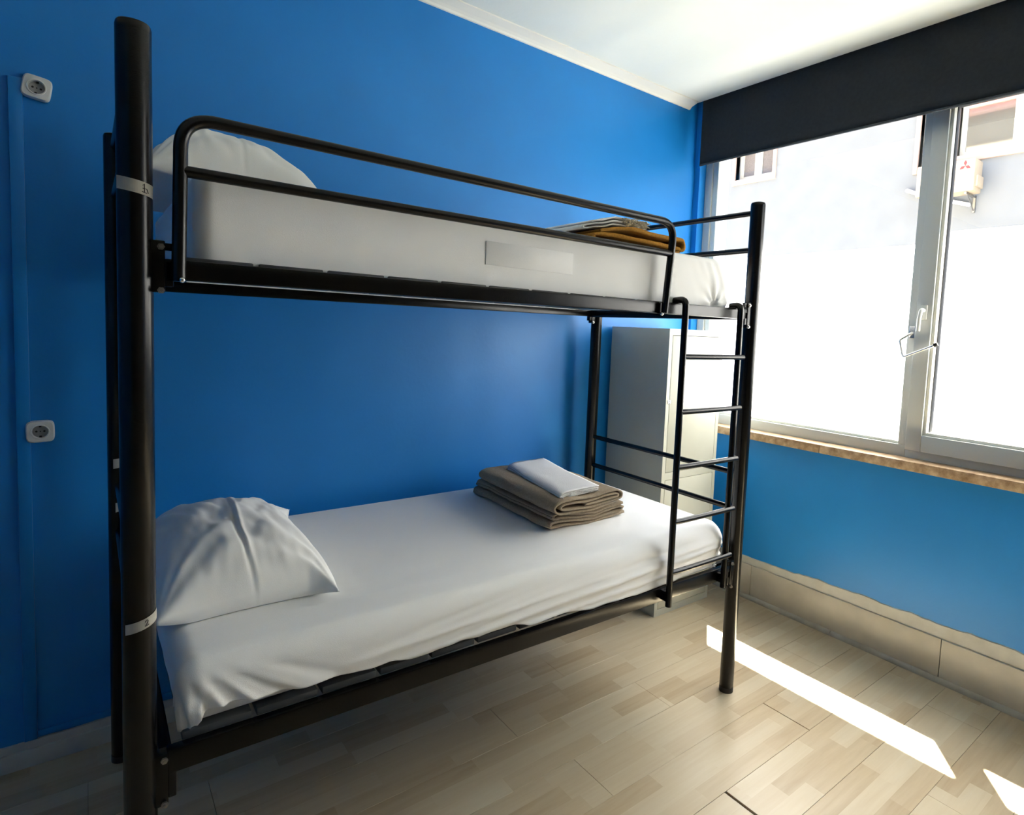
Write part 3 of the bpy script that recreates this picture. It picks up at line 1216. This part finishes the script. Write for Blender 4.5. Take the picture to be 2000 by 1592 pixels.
p2 = [(0.325, 0.012), (0.20, 0.006), (0.05, 0.005), (0.012, 0.016), (0.000, 0.034), (0.014, 0.050), (0.06, 0.058), (0.20, 0.058), (0.31, 0.062), (0.345, 0.052), (0.352, 0.036), (0.340, 0.022), (0.30, 0.020), (0.16, 0.018), (0.055, 0.020), (0.030, 0.030), (0.050, 0.042), (0.16, 0.044), (0.28, 0.048), (0.322, 0.046), (0.328, 0.036), (0.300, 0.032), (0.15, 0.031)]
folded('cloth', p2, 0.0075, 0.235, 0.825, M['beige_blanket'], b2, lambda s, y, z, t: (1.225 + s + 0.035 * t, y + 0.02 * (s / 0.35), ZB + 0.060 + z * 0.92 - 0.004 * t + 0.003 * sin(s * 17 + 1)), amp=0.0035, seed=5.0)
tw = thing('towel', 'folded white towel on top of the beige blankets', 'towel')
p3 = [(0.205, 0.003), (0.02, 0.003), (0.004, 0.008), (0.02, 0.012), (0.185, 0.011), (0.198, 0.015), (0.185, 0.019), (0.02, 0.019), (0.006, 0.024), (0.02, 0.0285), (0.10, 0.029), (0.208, 0.027)]


def tow(s, y, z, t):
    c_, s_ = cos(0.04), sin(0.04)
    return (1.268 + s * c_ + (y - 0.25) * 0.19 * (1 if True else 0), y + s * 0.10, ZB + 0.119 + z * 0.72 + 0.001 * t - 0.005 * sin(pi * t) - 0.010 * max(0, 1 - s / 0.05) ** 2)


folded('cloth', p3, 0.0042, 0.262, 0.760, M['towel'], tw, tow, amp=0.0028, seed=8.0)
bm = bmesh.new()
for i in range(70):
    s = random.uniform(0.0, 0.206)
    for yy, dr in ((0.262, -1),):
        zz = random.choice([0.004, 0.012, 0.019, 0.027])
        t = (yy - 0.262) / 0.5
        a = Vector(tow(s, yy, zz, t))
        q = a + Vector((random.uniform(-0.004, 0.004), dr * random.uniform(0.004, 0.009), random.uniform(-0.004, 0.001)))
        sweep(bm, [a, (a + q) / 2 + Vector((0.001, 0, 0.0008)), q], 0.0009, 5)
fr_ = fin('hem_fringe', bm, M['towel'], tw)
fr_['kind'] = 'stuff'

# upper bunk: ochre blanket and a fringed white towel
ZU = 1.778
b3 = thing('folded_blanket', 'ochre yellow wool blanket on the far end of the upper bunk', 'blanket')
p4 = [(0.45, 0.010), (0.20, 0.006), (0.03, 0.006), (0.004, 0.018), (0.03, 0.030), (0.20, 0.030), (0.42, 0.028), (0.455, 0.020), (0.475, 0.030), (0.470, 0.052), (0.44, 0.062), (0.28, 0.060), (0.20, 0.064), (0.06, 0.048), (0.03, 0.040)]


def ub(s, y, z, t):
    return (1.215 + s, y + 0.05 * (s - 0.2), ZU + 0.001 + z * 0.98 - 0.010 * max(0, (0.10 - s) / 0.10) * z / 0.05)


folded('cloth', p4, 0.012, 0.085, 0.60, M['ochre_blanket'], b3, ub, amp=0.0030, seed=3.0)
tw2 = thing('towel', 'white towel with a knotted fringe on the ochre blanket', 'towel')
p5 = [(0.245, 0.004), (0.03, 0.004), (-0.030, 0.002), (-0.045, 0.007), (-0.02, 0.013), (0.06, 0.016), (0.23, 0.015), (0.250, 0.021), (0.235, 0.028), (0.05, 0.027), (-0.01, 0.020)]


def tu(s, y, z, t):
    base = interp([(-0.05, 0.040), (0.03, 0.052), (0.10, 0.070), (0.26, 0.072)], s)
    return (1.205 + s + 0.035, y, ZU + base + z)


folded('cloth', p5, 0.005, 0.11, 0.50, M['towel'], tw2, tu, amp=0.0020, seed=6.0)
bm = bmesh.new()
for i in range(150):
    s = 0.130 + 0.120 * random.random()
    zz = random.choice([0.008, 0.014, 0.022, 0.028])
    a = Vector(tu(s, 0.112, zz, 0))
    q = a + Vector((random.uniform(-0.012, 0.012), -random.uniform(0.010, 0.022), -random.uniform(-0.004, 0.012)))
    mid_ = (a + q) / 2 + Vector((random.uniform(-0.003, 0.003), 0, random.uniform(0, 0.004)))
    sweep(bm, [a, mid_, q], 0.0011, 5)
f2 = fin('fringe', bm, M['fringe'], tw2)
f2['kind'] = 'stuff'

# ---------------------------------------------------------------- locker
lk = thing('locker', 'cream metal two-door locker standing in the corner behind the bed', 'locker')
KX0, KX1, KY0, KY1, KZ = 2.213, 2.652, 0.617, 1.045, 1.511
bm = bmesh.new()
bx(bm, KX0, KX0 + 0.0012, KY0, KY1, 0.0, KZ)
bx(bm, KX1 - 0.0012, KX1, KY0, KY1, 0.0, KZ)
bx(bm, KX0 + 0.0012, KX1 - 0.0012, KY1 - 0.0012, KY1, 0.0, KZ)
bx(bm, KX0 + 0.0012, KX1 - 0.0012, KY0 + 0.02, KY1 - 0.0012, KZ - 0.0012, KZ)
bx(bm, KX0 + 0.002, KX1 - 0.002, KY0 + 0.022, KY1 - 0.002, 0.735, 0.755)
bx(bm, KX0 + 0.002, KX1 - 0.002, KY0 + 0.022, KY1 - 0.002, 0.03, 0.04)
# front frame
fw = 0.024
bx(bm, KX0 + 0.0012, KX0 + fw, KY0, KY0 + 0.02, 0.0, KZ)
bx(bm, KX1 - fw, KX1 - 0.0012, KY0, KY0 + 0.02, 0.0, KZ)
bx(bm, KX0 + fw, KX1 - fw, KY0, KY0 + 0.02, KZ - 0.032, KZ)
bx(bm, KX0 + fw, KX1 - fw, KY0, KY0 + 0.02, 0.728, 0.766)
bx(bm, KX0 + fw, KX1 - fw, KY0, KY0 + 0.02, 0.0, 0.036)
fin('body', bm, M['locker'], lk)
box('inner_shadow', (KX0 + fw - 0.004, KX1 - fw + 0.004, KY0 + 0.016, KY0 + 0.018, 0.03, KZ - 0.025), M['gap'], lk)
for z0, z1 in ((0.7685, KZ - 0.0345), (0.0385, 0.7255)):
    d = box('door', (KX0 + fw + 0.0028, KX1 - fw - 0.0028, KY0 - 0.001, KY0 + 0.012, z0, z1), M['locker'], lk, bev=0.002)
    zc = z0 + (z1 - z0) * 0.52
    bm = bmesh.new()
    bx(bm, KX0 + 0.011, KX0 + 0.033, KY0 - 0.004, KY0, zc - 0.010, zc + 0.010, bev=0.002)
    l_ = fin('lock', bm, M['chrome'], d)
    bm = bmesh.new()
    for zz in (zc - 0.004, zc + 0.005):
        sweep(bm, [(KX0 + 0.022, KY0 - 0.0035, zz), (KX0 + 0.022, KY0 - 0.005, zz)], 0.0035, 10)
    fin('keyhole', bm, M['ink'], d)

# ---------------------------------------------------------------- outside
KF = (10 + 0.0746) / (8 + 0.0746)


def F(y, z):
    return CAM.y + (y - CAM.y) * KF, CAM.z + (z - CAM.z) * KF


FXX = 10.0
ya_, z_a = F(4.62, 3.955)
small = (F(3.93, 0)[0], F(4.60, 0)[0], F(0, 3.955)[1], F(0, 4.48)[1])
midw = (F(1.50, 0)[0], F(1.875, 0)[0], F(0, 3.685)[1], F(0, 4.9)[1])
bigw = (F(-0.9, 0)[0], F(1.435, 0)[0], F(0, 3.735)[1], F(0, 4.55)[1])
midw = (F(1.62, 0)[0], F(1.862, 0)[0], F(0, 3.680)[1], F(0, 4.9)[1])
ob = thing('opposite_building', 'white rendered building across the street, seen through the clear glass', 'building')
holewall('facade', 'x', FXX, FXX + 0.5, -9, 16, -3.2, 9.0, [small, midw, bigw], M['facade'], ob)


def surround(h, wd, parent, mat, proud=0.05, bottom=None):
    y0, y1, z0, z1 = h
    wd2 = bottom or wd
    for b in ((y0 - wd, y0, z0 - wd2, z1 + wd), (y1, y1 + wd, z0 - wd2, z1 + wd), (y0, y1, z0 - wd2, z0), (y0, y1, z1, z1 + wd)):
        box('stone_surround', (FXX - proud, FXX + 0.12, *b), mat, parent, bev=0.01)


def leafs(h, n, parent, pane, depth=0.14, fr=0.06):
    y0, y1, z0, z1 = h
    w_ = (y1 - y0) / n
    for i in range(n):
        a, b = y0 + i * w_, y0 + (i + 1) * w_
        bm = bmesh.new()
        bx(bm, FXX + depth, FXX + depth + 0.05, a, a + fr, z0, z1)
        bx(bm, FXX + depth, FXX + depth + 0.05, b - fr, b, z0, z1)
        bx(bm, FXX + depth, FXX + depth + 0.05, a + fr, b - fr, z0, z0 + fr)
        bx(bm, FXX + depth, FXX + depth + 0.05, a + fr, b - fr, z1 - fr, z1)
        c_ = fin('casement', bm, M['whiteframe'], parent)
        box('pane', (FXX + depth + 0.02, FXX + depth + 0.028, a + fr, b - fr, z0 + fr, z1 - fr), pane, c_)


for h, n, pane, dp, fr_w in ((small, 2, M['curtain_dark_room'], 0.14, 0.085), (midw, 1, M['pane_mirror'], 0.2, 0.03), (bigw, 4, M['pane_mirror'], 0.08, 0.07)):
    wn_ = bpy.data.objects.new('window', None)
    COL.objects.link(wn_)
    wn_.parent = ob
    surround(h, 0.07, wn_, M['pinkstone'], 0.035, 0.10)
    leafs(h, n, wn_, pane, dp, fr_w)
    box('curtain_dark_room', (FXX + 0.30, FXX + 0.34, h[0] - .1, h[1] + .1, h[2] - .1, h[3] + .1), M['curtain_dark_room'], wn_)  # dark sheet put in for the unlit room behind the panes

# air conditioner
ay1, az1 = F(1.50, 3.655)
ay0, az0 = F(1.245, 3.318)
ay1 = ay0 + 0.78
AX0, AX1 = FXX - 0.42, FXX - 0.12
kk = (AX0 + 0.0746) / (FXX + 0.0746)
def FA(y, z, X=AX0):
    k2 = (X + 0.0746) / (8 + 0.0746)
    return CAM.y + (y - CAM.y) * k2, CAM.z + (z - CAM.z) * k2
ay0, az0 = FA(1.235, 3.318)
_, az1 = FA(1.245, 3.690)
ay1 = ay0 + 0.76
ac = thing('air_conditioner', 'beige outdoor air conditioner unit hung on the building across the street', 'air conditioner')
box('casing', (AX0, AX1, ay0, ay1, az0, az1), M['ac'], ac, bev=0.012)
box('side_panel', (AX0 + 0.05, AX1 - 0.02, ay0 - 0.03, ay0, az0 + 0.06, az0 + 0.22), M['ac'], ac, bev=0.006)
for yy in (ay0 + 0.10, ay1 - 0.10):
    bm = bmesh.new()
    bx(bm, AX0 + 0.02, FXX, yy - 0.015, yy + 0.015, az0 - 0.035, az0 - 0.005)
    bx(bm, FXX - 0.03, FXX, yy - 0.015, yy + 0.015, az0 - 0.24, az0)
    sweep(bm, [(FXX - 0.02, yy, az0 - 0.22), (AX0 + 0.10, yy, az0 - 0.02)], 0.008, 6)
    fin('mounting_bracket', bm, M['zinc'], ac)
# fan ring grille on the hidden half
bm = bmesh.new()
for r_ in (0.06, 0.11, 0.16, 0.19):
    pts = [(AX0 - 0.004, ay1 - 0.26 + r_ * cos(a * pi / 16), (az0 + az1) / 2 + r_ * sin(a * pi / 16)) for a in range(33)]
    sweep(bm, pts, 0.004, 5)
fin('fan_grille', bm, M['zinc'], ac)
# three-diamond emblem
ly, lz = FA(1.338, 3.612)
bm = bmesh.new()
dd = 0.045
for a in (90, 210, 330):
    ca, sa = cos(radians(a)), sin(radians(a))
    cb_, sb_ = -sa, ca
    P4 = [(0, 0), (dd * 0.9 * ca * 1.0 + cb_ * dd * 0.5, dd * 0.9 * sa + sb_ * dd * 0.5), (dd * 1.8 * ca, dd * 1.8 * sa), (dd * 0.9 * ca - cb_ * dd * 0.5, dd * 0.9 * sa - sb_ * dd * 0.5)]
    va = [bm.verts.new((AX0 - 0.003, ly - p[0], lz + p[1])) for p in P4]
    vb = [bm.verts.new((AX0 + 0.001, ly - p[0], lz + p[1])) for p in P4]
    bm.faces.new(va)
    bm.faces.new(list(reversed(vb)))
    for i in range(4):
        bm.faces.new((va[i], vb[i], vb[(i + 1) % 4], va[(i + 1) % 4]))
fin('emblem', bm, M['red'], ac)
# drain pipe stub
y1_, z1_ = F(1.950, 3.400)
y2_, z2_ = F(1.72, 3.300)
tag(tube('pipe', fillet([(FXX + 0.05, y1_, z1_), (FXX - 0.06, y1_, z1_ + 0.01), (FXX - 0.06, y1_ - 0.02, z1_), (FXX - 0.05, y2_, z2_), (FXX - 0.05, y2_ - 0.6, z2_ - 0.2)], 0.03), 0.028, M['pipe']),
    'short white pipe on the facade across the street', 'pipe')

# street, our own outer wall, and the neighbour mirrored in the far panes
structure(box('ground', (-40, 40, -40, 40, -3.4, -3.2), M['street']), 'street paving below')
structure(box('wall_outer', (2.8, 3.0, -9, 12, -3.2, -0.05), M['ourwall']), 'outer wall below the room')
nb = thing('neighbour_building', 'beige house with red tiled roof behind, mirrored in the far window', 'building')
bm = bmesh.new()
bx(bm, -22, -14, -14, 14, -3.2, 12.9)
bx(bm, -14.02, -13.9, -14, 14, 11.0, 11.4)
fin('wall', bm, M['beige'], nb)
box('cornice', (-22.3, -13.6, -14.3, 14.3, 12.9, 13.1), M['pinkstone'], nb)
bm = bmesh.new()
v = [bm.verts.new(p) for p in ((-22.5, -14.5, 13.1), (-13.4, -14.5, 13.1), (-13.4, 14.5, 13.1), (-22.5, 14.5, 13.1), (-18, -8, 15.6), (-18, 8, 15.6))]
for f in ((0, 1, 4), (1, 2, 5, 4), (2, 3, 5), (3, 0, 4, 5), (3, 2, 1, 0)):
    bm.faces.new([v[i] for i in f])
fin('roof', bm, M['rooftile'], nb)
